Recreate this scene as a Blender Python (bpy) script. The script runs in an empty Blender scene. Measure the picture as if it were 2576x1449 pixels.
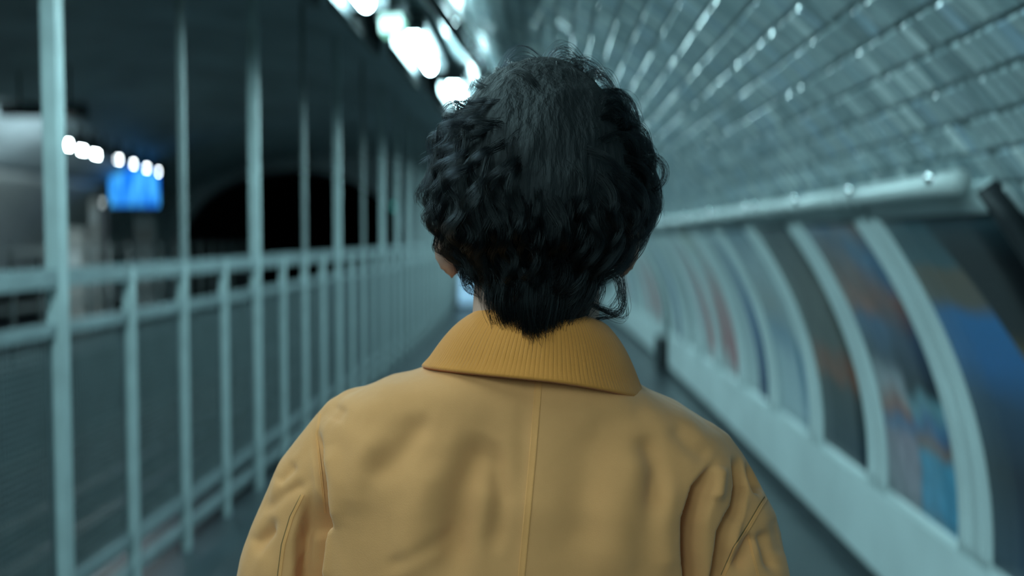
import bpy, bmesh, math, random
import numpy as np
from mathutils import Vector, Matrix, noise
from mathutils.bvhtree import BVHTree

random.seed(7)
rng = np.random.default_rng(7)
S = bpy.context.scene
COL = S.collection

# ------------------------------------------------------------------ camera
EYE = 1.62                                   # camera height above the platform
FPX = 2505.0                                 # focal length in pixels of the 2576 px wide frame
cd = bpy.data.cameras.new('camera')
cam = bpy.data.objects.new('camera', cd)
COL.objects.link(cam)
cam.location = (0, 0, EYE)
PITCH = math.atan(124.5 / FPX)
YAW = math.atan(112.0 / FPX)
cam.rotation_euler = (math.pi / 2 - PITCH, 0, YAW)
cd.sensor_width = 36.0
cd.lens = FPX / 2576 * 36.0
cd.clip_start = 0.05
cd.clip_end = 200
cd.dof.use_dof = True
cd.dof.focus_distance = 0.90
cd.dof.aperture_fstop = 2.2
cd.dof.aperture_ratio = 1.6
S.camera = cam

# ------------------------------------------------------------------ world, exposure
w = bpy.data.worlds.new('world')
S.world = w
w.use_nodes = True
w.node_tree.nodes['Background'].inputs[0].default_value = (0.30, 0.55, 0.65, 1)
w.node_tree.nodes['Background'].inputs[1].default_value = 0.004
S.view_settings.view_transform = 'Standard'
S.view_settings.look = 'None'
S.view_settings.gamma = 1.0
S.view_settings.use_curve_mapping = False
S.view_settings.exposure = 0.0
S.cycles.max_bounces = 6
S.cycles.diffuse_bounces = 4
S.cycles.glossy_bounces = 2
S.cycles.transmission_bounces = 3
TUBE = 72.0                                  # strength of the platform lamps
TUBE_COL = (0.56, 0.94, 1.0)

# ------------------------------------------------------------------ geometry helpers
RAD = 500.0                                  # the station bends gently to the left


def W(u, s, z):
    """station coordinates (across, along, height above the platform) -> world"""
    a = s / RAD
    return Vector((-RAD + (RAD + u) * math.cos(a), (RAD + u) * math.sin(a), z))


_R = cam.rotation_euler.to_matrix()


def ray(px, py):
    return _R @ Vector(((px - 1288) / FPX, -(py - 724.5) / FPX, -1))


def P(px, py, y):
    """world point seen at a pixel, at world distance y"""
    d = ray(px, py)
    return Vector((0, 0, EYE)) + d * (y / d.y)


_RI = np.array(_R.transposed())


def project(V):
    c = (np.asarray(V) - np.array([0, 0, EYE])) @ _RI.T
    return 1288 + FPX * c[:, 0] / -c[:, 2], 724.5 - FPX * c[:, 1] / -c[:, 2]


class MB:
    """collects simple solids into one mesh"""

    def __init__(s):
        s.v = []
        s.f = []

    def add(s, v, f):
        n = len(s.v)
        s.v += [tuple(p) for p in v]
        s.f += [tuple(i + n for i in q) for q in f]
        return s

    def box(s, u0, u1, s0, s1, z0, z1, bend=True, step=1.5):
        n = max(1, int(math.ceil(abs(s1 - s0) / step))) if bend else 1
        v, f = [], []
        for i in range(n + 1):
            t = s0 + (s1 - s0) * i / n
            for (u, z) in ((u0, z0), (u1, z0), (u1, z1), (u0, z1)):
                v.append(W(u, t, z) if bend else Vector((u, t, z)))
        for i in range(n):
            a = 4 * i
            for k in range(4):
                f.append((a + k, a + (k + 1) % 4, a + 4 + (k + 1) % 4, a + 4 + k))
        f.append((3, 2, 1, 0))
        a = 4 * n
        f.append((a, a + 1, a + 2, a + 3))
        return s.add(v, f)

    def tube(s, pts, rad, n=8, cap=True):
        pts = [Vector(p) for p in pts]
        if not hasattr(rad, '__len__'):
            rad = [rad] * len(pts)
        v, f = [], []
        up = Vector((0, 0, 1))
        for i, p in enumerate(pts):
            d = (pts[min(i + 1, len(pts) - 1)] - pts[max(i - 1, 0)]).normalized()
            a = d.cross(up)
            if a.length < 1e-3:
                a = d.cross(Vector((1, 0, 0)))
            a.normalize()
            b = a.cross(d)
            for k in range(n):
                t = 2 * math.pi * k / n
                v.append(p + (a * math.cos(t) + b * math.sin(t)) * rad[i])
        for i in range(len(pts) - 1):
            for k in range(n):
                f.append((i * n + k, i * n + (k + 1) % n, (i + 1) * n + (k + 1) % n, (i + 1) * n + k))
        if cap:
            f.append(tuple(range(n))[::-1])
            f.append(tuple((len(pts) - 1) * n + k for k in range(n)))
        return s.add(v, f)

    def ell(s, c, r, nu=20, nv=12, rot=None):
        v, f = [], []
        c = Vector(c)
        for j in range(nv + 1):
            th = math.pi * j / nv
            for i in range(nu):
                ph = 2 * math.pi * i / nu
                q = Vector((r[0] * math.sin(th) * math.cos(ph), r[1] * math.sin(th) * math.sin(ph), r[2] * math.cos(th)))
                if rot:
                    q = rot @ q
                v.append(c + q)
        for j in range(nv):
            for i in range(nu):
                f.append((j * nu + i, j * nu + (i + 1) % nu, (j + 1) * nu + (i + 1) % nu, (j + 1) * nu + i))
        return s.add(v, f)

    def cap(s, a, b, ra, rb, n=14):
        """tapered capsule"""
        a = Vector(a)
        b = Vector(b)
        s.tube([a + (b - a) * t / 6 for t in range(7)], [ra + (rb - ra) * t / 6 for t in range(7)], n)
        s.ell(a, (ra,) * 3, n, 8)
        s.ell(b, (rb,) * 3, n, 8)
        return s

    def loft(s, rings):
        n = len(rings[0])
        v = [p for r in rings for p in r]
        f = []
        for i in range(len(rings) - 1):
            for k in range(n):
                f.append((i * n + k, i * n + (k + 1) % n, (i + 1) * n + (k + 1) % n, (i + 1) * n + k))
        f.append(tuple(range(n))[::-1])
        f.append(tuple((len(rings) - 1) * n + k for k in range(n)))
        return s.add(v, f)

    def build(s, name, mat, parent=None, smooth=False):
        me = bpy.data.meshes.new(name)
        me.from_pydata(s.v, [], s.f)
        me.update()
        return link(name, me, mat, parent, smooth)


def fix_normals(me):
    bm = bmesh.new()
    bm.from_mesh(me)
    bmesh.ops.recalc_face_normals(bm, faces=bm.faces)
    bm.to_mesh(me)
    bm.free()


def link(name, me, mat, parent=None, smooth=False):
    if smooth:
        me.polygons.foreach_set('use_smooth', [True] * len(me.polygons))
    if mat and not me.materials:
        me.materials.append(mat)
    o = bpy.data.objects.new(name, me)
    COL.objects.link(o)
    if parent:
        o.parent = parent
        o.matrix_parent_inverse = parent.matrix_basis.inverted()
    return o


def empty(name, loc=(0, 0, 0), rz=0.0):
    o = bpy.data.objects.new(name, None)
    COL.objects.link(o)
    o.location = loc
    o.rotation_euler = (0, 0, rz)
    return o


def tag(o, label=None, cat=None, group=None, kind=None):
    if label:
        o['label'] = label
    if cat:
        o['category'] = cat
    if group:
        o['group'] = group
    if kind:
        o['kind'] = kind
    return o


def dup(o, parent, loc, rz=0.0, name=None):
    c = o.copy()
    COL.objects.link(c)
    if name:
        c.name = name
    c.parent = parent
    c.matrix_parent_inverse = Matrix()
    c.location = loc
    c.rotation_euler = (0, 0, rz)
    return c


# ------------------------------------------------------------------ materials
def nodes(name):
    m = bpy.data.materials.new(name)
    m.use_nodes = True
    nt = m.node_tree
    return m, nt, nt.nodes['Principled BSDF']


def mat(name, col, rough=0.5, var=0.12, scale=8.0, bump=0.0, bscale=60.0, metal=0.0, spec=0.5, col2=None, stretch=None):
    m, nt, b = nodes(name)
    tc = nt.nodes.new('ShaderNodeTexCoord')
    src = tc.outputs['Object']
    if stretch:
        mp = nt.nodes.new('ShaderNodeMapping')
        mp.inputs['Scale'].default_value = stretch
        nt.links.new(src, mp.inputs[0])
        src = mp.outputs[0]
    n = nt.nodes.new('ShaderNodeTexNoise')
    n.inputs['Scale'].default_value = scale
    n.inputs['Detail'].default_value = 5
    nt.links.new(src, n.inputs['Vector'])
    r = nt.nodes.new('ShaderNodeValToRGB')
    c2 = col2 or tuple(c * (1 - var) for c in col)
    r.color_ramp.elements[0].position = 0.35
    r.color_ramp.elements[1].position = 0.65
    r.color_ramp.elements[0].color = (*c2, 1)
    r.color_ramp.elements[1].color = (*(tuple(min(1, c * (1 + var * .5)) for c in col)), 1)
    nt.links.new(n.outputs[0], r.inputs[0])
    nt.links.new(r.outputs[0], b.inputs['Base Color'])
    b.inputs['Roughness'].default_value = rough
    b.inputs['Metallic'].default_value = metal
    b.inputs['Specular IOR Level'].default_value = spec
    if bump:
        n2 = nt.nodes.new('ShaderNodeTexNoise')
        n2.inputs['Scale'].default_value = bscale
        n2.inputs['Detail'].default_value = 4
        nt.links.new(src, n2.inputs['Vector'])
        bp = nt.nodes.new('ShaderNodeBump')
        bp.inputs['Strength'].default_value = bump
        bp.inputs['Distance'].default_value = 0.01
        nt.links.new(n2.outputs[0], bp.inputs['Height'])
        nt.links.new(bp.outputs[0], b.inputs['Normal'])
    return m


def emit(name, col, strength, base=(.8, .8, .8)):
    m, nt, b = nodes(name)
    b.inputs['Base Color'].default_value = (*base, 1)
    b.inputs['Emission Color'].default_value = (*col, 1)
    b.inputs['Emission Strength'].default_value = strength
    return m


M_steel = mat('painted_steel', (.47, .56, .56), .42, .15, 6)
M_steel_rail = mat('painted_steel_rail', (.27, .33, .34), .45, .15, 6)
M_steel_thin = mat('grey_steel', (.26, .30, .30), .45, .15, 6)
M_wire = mat('wire_mesh', (.17, .21, .22), .5, .1, 6)
M_floor = mat('asphalt_floor', (.045, .060, .068), .32, .25, 3.0, .25, 90, spec=.5)
M_kerb = mat('kerb_stone', (.22, .25, .25), .6, .2, 5, .2, 60)
M_ballast = mat('track_bed', (.05, .055, .058), .9, .5, 14, .8, 30)
M_rail = mat('rail_steel', (.35, .34, .33), .3, .2, 8, metal=1.0)
M_sleeper = mat('sleeper_wood', (.05, .045, .04), .85, .3, 8)
M_vault_dark = mat('track_vault', (.42, .54, .58), .6, .25, 1.2, .15, 20)  # blue-grey vault over the tracks, varied by noise
M_grout = mat('grout', (.17, .22, .23), .8, .2, 5)
M_white = mat('white_enamel', (.66, .75, .75), .38, .10, 2.5)
M_white_rail = mat('white_rail', (.62, .68, .67), .28, .08, 3)
M_plinth = mat('white_plinth', (.68, .77, .77), .45, .12, 1.4, .1, 14)
M_kick = mat('dark_kick_strip', (.03, .045, .05), .6, .2, 6)
M_black = mat('bore_black', (.006, .007, .008), .9, .2, 3)  # near-black colour over the whole tunnel bore
M_house = mat('lamp_housing', (.045, .055, .06), .5, .2, 5)
M_tray = mat('cable_tray', (.012, .016, .018), .9, .2, 5)
M_chrome = mat('chrome', (.85, .88, .88), .06, .05, 5, metal=1.0)
M_tube = emit('tube_diffuser', TUBE_COL, TUBE)
M_tube_far = emit('tube_diffuser_far', (.80, .97, 1.0), 130.0)
M_tube_small = emit('tube_diffuser_small', (.85, .97, 1.0), 36.0)
for m_ in (M_tube, M_tube_far, M_tube_small):
    m_.cycles.emission_sampling = 'FRONT'
M_green = emit('exit_lamp_green', (.34, 1.0, .72), 0.95)
M_portal = mat('portal_wall', (.66, .75, .78), .6, .2, 1.5, .2, 12)
M_cabinet = mat('pale_cabinet', (.42, .45, .43), .5, .1, 3)
M_dark = mat('dark_plastic', (.02, .024, .028), .5, .2, 5)


def tile_material():
    m, nt, b = nodes('glazed_tile')
    g = nt.nodes.new('ShaderNodeNewGeometry')
    oi = nt.nodes.new('ShaderNodeObjectInfo')
    ad = nt.nodes.new('ShaderNodeMath')
    ad.operation = 'ADD'
    nt.links.new(g.outputs['Random Per Island'], ad.inputs[0])
    nt.links.new(oi.outputs['Random'], ad.inputs[1])
    fr = nt.nodes.new('ShaderNodeMath')
    fr.operation = 'FRACT'
    nt.links.new(ad.outputs[0], fr.inputs[0])
    r = nt.nodes.new('ShaderNodeValToRGB')
    e = r.color_ramp.elements
    e[0].color = (.21, .28, .30, 1)
    e[1].color = (.66, .74, .74, 1)
    for p, c in ((.35, (.33, .41, .42)), (.62, (.38, .46, .47)), (.80, (.31, .42, .50)), (.90, (.39, .48, .49)), (.955, (.60, .68, .68))):  # lamp glints put into the colour of the palest few tiles
        x = e.new(p)
        x.color = (*c, 1)
    nt.links.new(fr.outputs[0], r.inputs[0])
    nt.links.new(r.outputs[0], b.inputs['Base Color'])
    b.inputs['Roughness'].default_value = .13
    b.inputs['Specular IOR Level'].default_value = .6
    return m


M_tile = tile_material()

# ------------------------------------------------------------------ vault profile
AX, BZ, UC, ZC = 5.90, 3.20, -4.33, EYE - 1.10      # half width, half height, centre of the elliptical vault


def prof(th, off=0.0):
    """point of the vault: th 0 = right spring line, 90 = crown; off > 0 towards the inside"""
    c, s_ = math.cos(th), math.sin(th)
    n = Vector((c / AX, s_ / BZ)).normalized()
    return UC + AX * c - n.x * off, ZC + BZ * s_ - n.y * off, n


def uw(z, off=0.0):
    """u of the right wall at height z"""
    t = (z - ZC) / BZ
    return UC + AX * math.sqrt(max(0, 1 - t * t)) - off


def strip(name, ths, s0, s1, m, thick=.25, step=1.0, base=False, flip=False):
    n = int((s1 - s0) / step)
    pts = [prof(t)[:2] for t in ths]
    if base:
        pts = [(pts[0][0], -0.05)] + pts
    v, f = [], []
    k = len(pts)
    for i in range(n + 1):
        s = s0 + (s1 - s0) * i / n
        for (u, z) in pts:
            v.append(W(u, s, z))
    for i in range(n):
        for j in range(k - 1):
            f.append((i * k + j, i * k + j + 1, (i + 1) * k + j + 1, (i + 1) * k + j))
    me = bpy.data.meshes.new(name)
    me.from_pydata(v, [], f)
    o = link(name, me, m, None, True)
    sm = o.modifiers.new('thickness', 'SOLIDIFY')
    sm.thickness = thick
    sm.offset = 1.0 if not flip else -1.0
    o['kind'] = 'structure'
    return o


S0, S1 = -14.0, 25.0
TH_LAMP = math.acos((-1.25 - UC) / AX)               # the tiled part ends at the lamp row
wall_right = strip('wall_right', np.linspace(0.0, TH_LAMP, 30), S0, S1, M_grout, base=True, flip=True)
tag(wall_right, 'pale tiled vault curving over the platform above the posters')
ceiling = strip('ceiling', np.linspace(TH_LAMP, math.pi - .75, 30), S0, S1, M_vault_dark, flip=True)
tag(ceiling, 'dark unlit vault above the tracks beyond the fence')
wl = strip('wall_left', np.linspace(math.pi - .75, math.pi, 16), S0, S1, M_white, flip=True)
tag(wl, 'lit pale vault wall of the opposite platform')

floor = MB().box(-2.25, 1.62, S0, S1, -.25, 0).build('floor', M_floor)
tag(floor, 'dark grey asphalt platform floor', kind='structure')
k = MB().box(-2.35, -2.25, S0, S1, -.3, .004).build('trim_1', M_kerb)
tag(k, 'pale stone kerb along the platform edge', kind='structure')
pe = MB().box(-2.33, -2.25, S0, S1, -1.15, -.3).build('wall_platform', M_ballast)
tag(pe, 'dark face of the platform below its edge', kind='structure')
tb = MB().box(-6.55, -2.33, S0, S1 + 14, -1.35, -1.15).build('floor_track', M_ballast)
tag(tb, 'dark track bed between the platforms', kind='structure')
fo = MB().box(-10.4, -6.55, S0, S1, -1.15, 0).build('floor_opposite', M_floor)
tag(fo, 'floor of the opposite platform', kind='structure')

# plinth under the posters, with a break at 12 m
for i, (a, b) in enumerate(((S0, 12.0), (12.55, S1))):
    m = MB()
    m.box(1.49, 1.57, a, b, .085, .47)
    o = m.build('baseboard_right' if i == 0 else 'baseboard_right.001', M_plinth)
    tag(o, 'white enamel plinth under the near posters' if i == 0 else 'white enamel plinth under the far posters', kind='structure')
    q = MB().box(1.51, 1.57, a, b, 0, .085).build('kick_strip', M_kick, o)

# ------------------------------------------------------------------ end wall with the tunnel mouth
SE = S1
PU, PW, PTOP = -6.0, 2.78, EYE + 1.72               # portal centre, half width, crown height


def portal_pts(n=24):
    out = [(PU - PW, -1.35), (PU - PW, EYE - .1)]
    for i in range(1, n):
        t = math.pi - math.pi * i / n
        out.append((PU + PW * math.cos(t), EYE - .1 + (PTOP - EYE + .1) * math.sin(t)))
    out += [(PU + PW, EYE - .1), (PU + PW, -1.35)]
    return out


pp = portal_pts()
v, f = [], []
n = len(pp)


def portal_top(u):
    t = (u - PU) / PW
    if abs(t) >= 1:
        return -1.36
    return EYE - .1 + (PTOP - EYE + .1) * math.sqrt(1 - t * t)


us = [-10.6, PU - PW] + [PU + PW * math.sin(math.pi / 2 * (i / 12 - 1)) for i in range(25)] + [PU + PW, 0.0, 1.9]
for i in range(len(us) - 1):
    a, b = us[i], us[i + 1]
    outside = b <= PU - PW + 1e-6 or a >= PU + PW - 1e-6
    za, zb = (-1.36, -1.36) if outside else (max(EYE - .1, portal_top(a)), max(EYE - .1, portal_top(b)))
    k0 = len(v)
    v += [W(a, SE, za), W(b, SE, zb), W(b, SE, EYE + 2.5), W(a, SE, EYE + 2.5)]
    f.append((k0, k0 + 1, k0 + 2, k0 + 3))
me = bpy.data.meshes.new('wall_end')
me.from_pydata(v, [], f)
o = link('wall_end', me, M_portal)
sm = o.modifiers.new('thickness', 'SOLIDIFY')
sm.thickness = .4
tag(o, 'end wall of the station around the dark tunnel mouth', kind='structure')
# tunnel bore behind it
v, f = [], []
for j, s in enumerate((SE, SE + 5, SE + 14)):
    for (u, z) in pp:
        v.append(W(u - .02 * (s - SE) ** 2 * .2, s, z))
for j in range(2):
    for i in range(n - 1):
        f.append((j * n + i, j * n + i + 1, (j + 1) * n + i + 1, (j + 1) * n + i))
f.append(tuple(2 * n + i for i in range(n)))
me = bpy.data.meshes.new('wall_tunnel')
me.from_pydata(v, [], f)
tag(link('wall_tunnel', me, M_black), 'black tunnel bore beyond the station', kind='structure')

# ------------------------------------------------------------------ glazed tiles on the right vault
TS, TC = .054, .096                                   # pitch along and around


def tile_mesh():
    a, b = TS / 2 - .002, TC / 2 - .0045
    c = .0065
    h = .005
    v = [(-a, -b, 0), (a, -b, 0), (a, b, 0), (-a, b, 0), (-a + c, -b + c, h), (a - c, -b + c, h), (a - c, b - c, h), (-a + c, b - c, h)]
    f = [(4, 5, 6, 7), (0, 1, 5, 4), (1, 2, 6, 5), (2, 3, 7, 6), (3, 0, 4, 7)]
    return v, f


tv, tf = tile_mesh()
t_me = bpy.data.meshes.new('tile')
t_me.from_pydata(tv, [], tf)
t_me.materials.append(M_tile)
# walk round the profile by arc length
ths = np.linspace(0.0, TH_LAMP - .02, 2000)
pr = np.array([prof(t)[:2] for t in ths])
arc = np.concatenate([[0], np.cumsum(np.linalg.norm(np.diff(pr, axis=0), axis=1))])
rows = int(arc[-1] / TC)
tiles = []
for r in range(rows):
    th = float(np.interp((r + .5) * TC, arc, ths))
    u, z, nn = prof(th, .0)
    smin = -.2
    ns = int((S1 - smin) / TS)
    for i in range(ns):
        s = smin + (i + (.5 if r % 2 else 0)) * TS
        if z < EYE + .06 and s > 2.50:
            continue
        if z < .5:
            continue
        if s > S1 - .1:
            continue
        a = s / RAD
        N = Vector((-nn.x * math.cos(a), -nn.x * math.sin(a), -nn.y))
        T = Vector((-math.sin(a), math.cos(a), 0))
        B = N.cross(T)
        rot = Matrix((T, B, N)).transposed()
        rot = rot @ Matrix.Rotation(random.gauss(0, .045), 3, 'X') @ Matrix.Rotation(random.gauss(0, .045), 3, 'Y')
        tiles.append((W(u, s, z), rot))
C = np.array([t[0] for t in tiles])
px, py = project(C)
dist = C[:, 1]
ok = (dist > .6) & (px > -40) & (px < 2616) & (py > -40) & (py < 1490)
# hidden behind the man's head
ok &= ~((abs(px - 1355) < 250) & (py > 180))
size = np.where(ok, 1.0 / np.maximum(dist, .3), 0)
order = np.argsort(-size)
near = set(order[:300].tolist())
mb_v, mb_f = [], []
TV = np.array(tv)
for i, (c, rot) in enumerate(tiles):
    if i in near:
        o = bpy.data.objects.new('tile', t_me)
        COL.objects.link(o)
        o.matrix_world = Matrix.Translation(c) @ rot.to_4x4()
        o.parent = wall_right
    else:
        if dist[i] < -.1:
            continue
        q = TV @ np.array(rot).T + np.array(c)
        b = len(mb_v)
        mb_v.extend(map(tuple, q))
        mb_f.extend(tuple(b + k for k in x) for x in tf)
me = bpy.data.meshes.new('tile_field')
me.from_pydata(mb_v, [], mb_f)
tag(link('tile_field', me, M_tile, wall_right), kind='stuff')

# ------------------------------------------------------------------ poster panels
Z_TOP, Z_BOT = EYE + .085, EYE - 1.15


def poster_mat(name, left, right=None, split=.5, wob=.04, blot=.0, bscale=4.0, diag=0.0):
    """flat print: two vertical colour ramps beside each other"""
    m, nt, b = nodes(name)
    L = nt.links.new
    uv = nt.nodes.new('ShaderNodeUVMap')
    sep = nt.nodes.new('ShaderNodeSeparateXYZ')
    L(uv.outputs[0], sep.inputs[0])
    nz = nt.nodes.new('ShaderNodeTexNoise')
    nz.inputs['Scale'].default_value = bscale
    nz.inputs['Detail'].default_value = 3
    L(uv.outputs[0], nz.inputs['Vector'])

    def math_(op, a, bb):
        x = nt.nodes.new('ShaderNodeMath')
        x.operation = op
        for i, q in enumerate((a, bb)):
            if isinstance(q, (int, float)):
                x.inputs[i].default_value = q
            else:
                L(q, x.inputs[i])
        return x.outputs[0]
    nw = math_('MULTIPLY', math_('SUBTRACT', nz.outputs[0], .5), wob * 4)
    vv = math_('ADD', sep.outputs[1], nw)

    def ramp(stops):
        r = nt.nodes.new('ShaderNodeValToRGB')
        e = r.color_ramp.elements
        e[0].position, e[0].color = stops[0][0], (*stops[0][1], 1)
        e[1].position, e[1].color = stops[-1][0], (*stops[-1][1], 1)
        for p, c in stops[1:-1]:
            x = e.new(p)
            x.color = (*c, 1)
        L(vv, r.inputs[0])
        return r.outputs[0]
    out = ramp(left)
    if right:
        uu = math_('ADD', math_('ADD', sep.outputs[0], math_('MULTIPLY', sep.outputs[1], diag)), nw)
        st = math_('GREATER_THAN', uu, split)
        mx = nt.nodes.new('ShaderNodeMix')
        mx.data_type = 'RGBA'
        L(st, mx.inputs[0])
        L(out, mx.inputs[6])
        L(ramp(right), mx.inputs[7])
        out = mx.outputs[2]
    if blot:
        n2 = nt.nodes.new('ShaderNodeTexNoise')
        n2.inputs['Scale'].default_value = bscale * 2.2
        L(uv.outputs[0], n2.inputs['Vector'])
        g = nt.nodes.new('ShaderNodeValToRGB')
        g.color_ramp.elements[0].position = .42
        g.color_ramp.elements[1].position = .62
        g.color_ramp.elements[0].color = (.5, .5, .5, 1)
        g.color_ramp.elements[1].color = (1.0, 1.0, 1.0, 1)
        L(n2.outputs[0], g.inputs[0])
        mx = nt.nodes.new('ShaderNodeMix')
        mx.data_type = 'RGBA'
        mx.blend_type = 'MULTIPLY'
        mx.inputs[0].default_value = blot
        L(out, mx.inputs[6])
        L(g.outputs[0], mx.inputs[7])
        out = mx.outputs[2]
    L(out, b.inputs['Base Color'])
    b.inputs['Roughness'].default_value = .35
    return m


def sheet(name, s0, s1, z0, z1, off, m, parent, ns=4, nz=16, thick=.006):
    """curved sheet following the wall, with UVs: u 0 at the far end, 1 at the near end"""
    v, f, uvs = [], [], []
    for j in range(nz + 1):
        z = z0 + (z1 - z0) * j / nz
        for i in range(ns + 1):
            s = s1 + (s0 - s1) * i / ns
            v.append(W(uw(z, off), s, z))
            uvs.append((i / ns, j / nz))
    for j in range(nz):
        for i in range(ns):
            a = j * (ns + 1) + i
            f.append((a, a + 1, a + ns + 2, a + ns + 1))
    me = bpy.data.meshes.new(name)
    me.from_pydata(v, [], f)
    ul = me.uv_layers.new(name='UVMap')
    for lp in me.loops:
        ul.data[lp.index].uv = uvs[lp.vertex_index]
    o = link(name, me, m, parent, True)
    sm = o.modifiers.new('thickness', 'SOLIDIFY')
    sm.thickness = thick
    return o


BR, NV, DK = (.12, .08, .06), (.015, .03, .06), (.012, .016, .022)
PALE, PGR = (.50, .58, .58), (.36, .42, .43)
arts = [
    # 0 nearest: dark header, rust band, blue field, black right half with a gold patch
    poster_mat('print_night', [(0, (.02, .05, .09)), (.30, (.012, .02, .035)), (.50, (.02, .06, .12)), (.62, (.02, .14, .36)), (.74, (.02, .16, .40)),
                               (.78, (.13, .10, .08)), (.86, (.14, .10, .07)), (.88, (.05, .10, .12)), (1, (.03, .06, .075))],
               [(0, (.01, .03, .07)), (.22, (.03, .08, .14)), (.34, (.006, .012, .02)), (.58, (.008, .009, .01)), (.66, (.10, .065, .02)), (.72, (.006, .006, .007)), (.9, (.005, .006, .008)), (1, (.02, .04, .05))],
               split=1.02, diag=.62, wob=.012),
    poster_mat('print_collage', [(0, (.33, .32, .36)), (.24, (.36, .30, .36)), (.28, (.12, .22, .38)), (.33, (.38, .16, .12)), (.42, (.42, .42, .45)), (.52, (.08, .10, .13)), (.66, (.10, .17, .28)), (.72, (.36, .16, .12)), (.86, (.22, .17, .17)), (1, (.16, .22, .30))],
               [(0, (.11, .32, .48)), (.22, (.12, .36, .52)), (.26, (.30, .18, .14)), (.32, (.10, .20, .36)), (.4, (.22, .40, .46)), (.45, (.04, .05, .06)), (.62, (.07, .10, .16)), (.74, (.26, .12, .10)), (.86, (.12, .22, .34)), (1, (.24, .20, .20))],
               split=.50, wob=.05, blot=.5),
    poster_mat('print_portrait', [(0, (.03, .05, .07)), (.18, (.05, .07, .08)), (.30, (.07, .075, .075)), (.36, (.26, .10, .06)), (.44, (.22, .10, .07)), (.5, (.12, .12, .11)), (.75, (.15, .15, .14)), (1, (.10, .12, .13))], wob=.05, blot=.5),
    poster_mat('print_pale_figures', [(0, (.42, .52, .55)), (.3, (.40, .50, .54)), (.45, (.22, .32, .40)), (.6, (.33, .36, .36)), (.8, (.38, .45, .48)), (1, (.20, .28, .33))],
               [(0, (.40, .50, .55)), (.35, (.10, .20, .30)), (.5, (.35, .42, .44)), (.85, (.38, .46, .48)), (1, (.16, .22, .28))], split=.75, wob=.05),
    poster_mat('print_blue_stripe', [(0, PALE), (.3, (.45, .53, .55)), (1, (.45, .53, .54))], [(0, (.05, .08, .14)), (.5, (.10, .17, .30)), (.85, (.25, .33, .40)), (1, (.40, .48, .5))], split=.55, wob=.02),
    poster_mat('print_red_stripes', [(0, PALE), (.2, (.40, .20, .20)), (.5, (.48, .30, .30)), (.8, PALE), (1, (.45, .47, .40))], [(0, PALE), (.1, (.42, .14, .15)), (.6, (.46, .34, .34)), (1, PALE)], split=.6, wob=.03),
    poster_mat('print_pink', [(0, PALE), (.4, (.50, .46, .48)), (1, PALE)], [(0, PALE), (.15, (.46, .16, .16)), (.6, (.44, .30, .30)), (1, (.42, .5, .5))], split=.55, wob=.03),
    poster_mat('print_plain', [(0, PALE), (.5, PGR), (1, PALE)], wob=.03),
]
labels = [
    'dark advertising poster in white frame, rust band and blue field, next to bare tiled wall',
    'advertising poster in white frame with pink and light blue bottom halves',
    'dark portrait advertising poster with a reddish patch beside the pink and blue one',
    'pale advertising poster with grey figures and dark upper end, beyond the dark portrait poster',
    'pale advertising poster with one dark blue stripe, in the middle of the poster row',
    'pale advertising poster with two red streaks beyond the blue striped one',
    'pale pinkish advertising poster, seventh along the row from the tiled end',
    'pale plain advertising poster just before the dark break in the plinth',
]
edges = [(2.53, 3.55)] + [(3.55 + 1.04 * i, 3.55 + 1.04 * (i + 1)) for i in range(8)] + [(12.55 + 1.04 * i, 12.55 + 1.04 * (i + 1)) for i in range(7)]
far_words = ['first', 'second', 'third', 'fourth', 'fifth', 'sixth', 'seventh', 'eighth']
for kx, (a, b) in enumerate(edges):
    p = empty('poster_panel', W(1.5, (a + b) / 2, Z_BOT))
    if kx < 8:
        lab = labels[kx]
    elif kx == 8:
        lab = 'narrow pale poster panel beside the dark break in the plinth'
    else:
        lab = 'small far poster panel, %s beyond the dark break in the plinth' % far_words[kx - 9]
    tag(p, lab, 'poster', 'framed posters along the vault wall')
    m0, m1 = (.014, .13) if kx == 0 else (.13, .12)
    art = arts[kx] if kx < 8 else arts[(4, 5, 6, 7)[kx % 4]]
    sheet('poster', a + m0, b - m1, Z_BOT + .03, Z_TOP - .02, .062, art, p, nz=20)
    sheet('frame_side', a + .002, a + m0, Z_BOT - .02, Z_TOP + .03, .075, M_dark if kx == 0 else M_white, p, ns=1, thick=.06)
    sheet('frame_side', b - m1, b - .002, Z_BOT - .02, Z_TOP + .03, .075, M_white, p, ns=1, thick=.06)
    sheet('frame_bottom', a + m0, b - m1, Z_BOT - .02, Z_BOT + .03, .075, M_white, p, nz=2, thick=.06)
    sheet('frame_top', a + m0, b - m1, Z_TOP - .02, Z_TOP + .03, .075, M_white, p, nz=2, thick=.06)
    u = uw(EYE + .14)
    r = MB().tube([W(u - .10, a + (b - a) * t / 3, EYE + .142) for t in range(4)], .030, 12).build('top_rail', M_white_rail, p, True)
    if kx < 9:
        for q in ((.12, .80) if kx == 0 else (.25, .45) if kx in (2,) else (.5,)):  # chrome balls added on the rail to catch lamp glints
            MB().ell(W(u - .122, a + (b - a) * q, EYE + .158), (.021, .021, .021), 14, 8).build('glint_stud', M_chrome, r, True)

# dark box in the break of the plinth
o = empty('dark_box', W(1.52, 12.27, 0))
tag(o, 'small dark box standing in the break of the white plinth', 'box')
MB().box(1.40, 1.56, 12.05, 12.50, 0, .40).build('body', M_dark, o)
MB().box(1.385, 1.40, 12.07, 12.48, .03, .38).build('door', M_kick, o)

# ------------------------------------------------------------------ lamps
LZ = EYE + 1.31


def lamp_u(s):
    return -.95 + .06 * (min(max(s, 0.0), 8.0) - 6.0)


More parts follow.
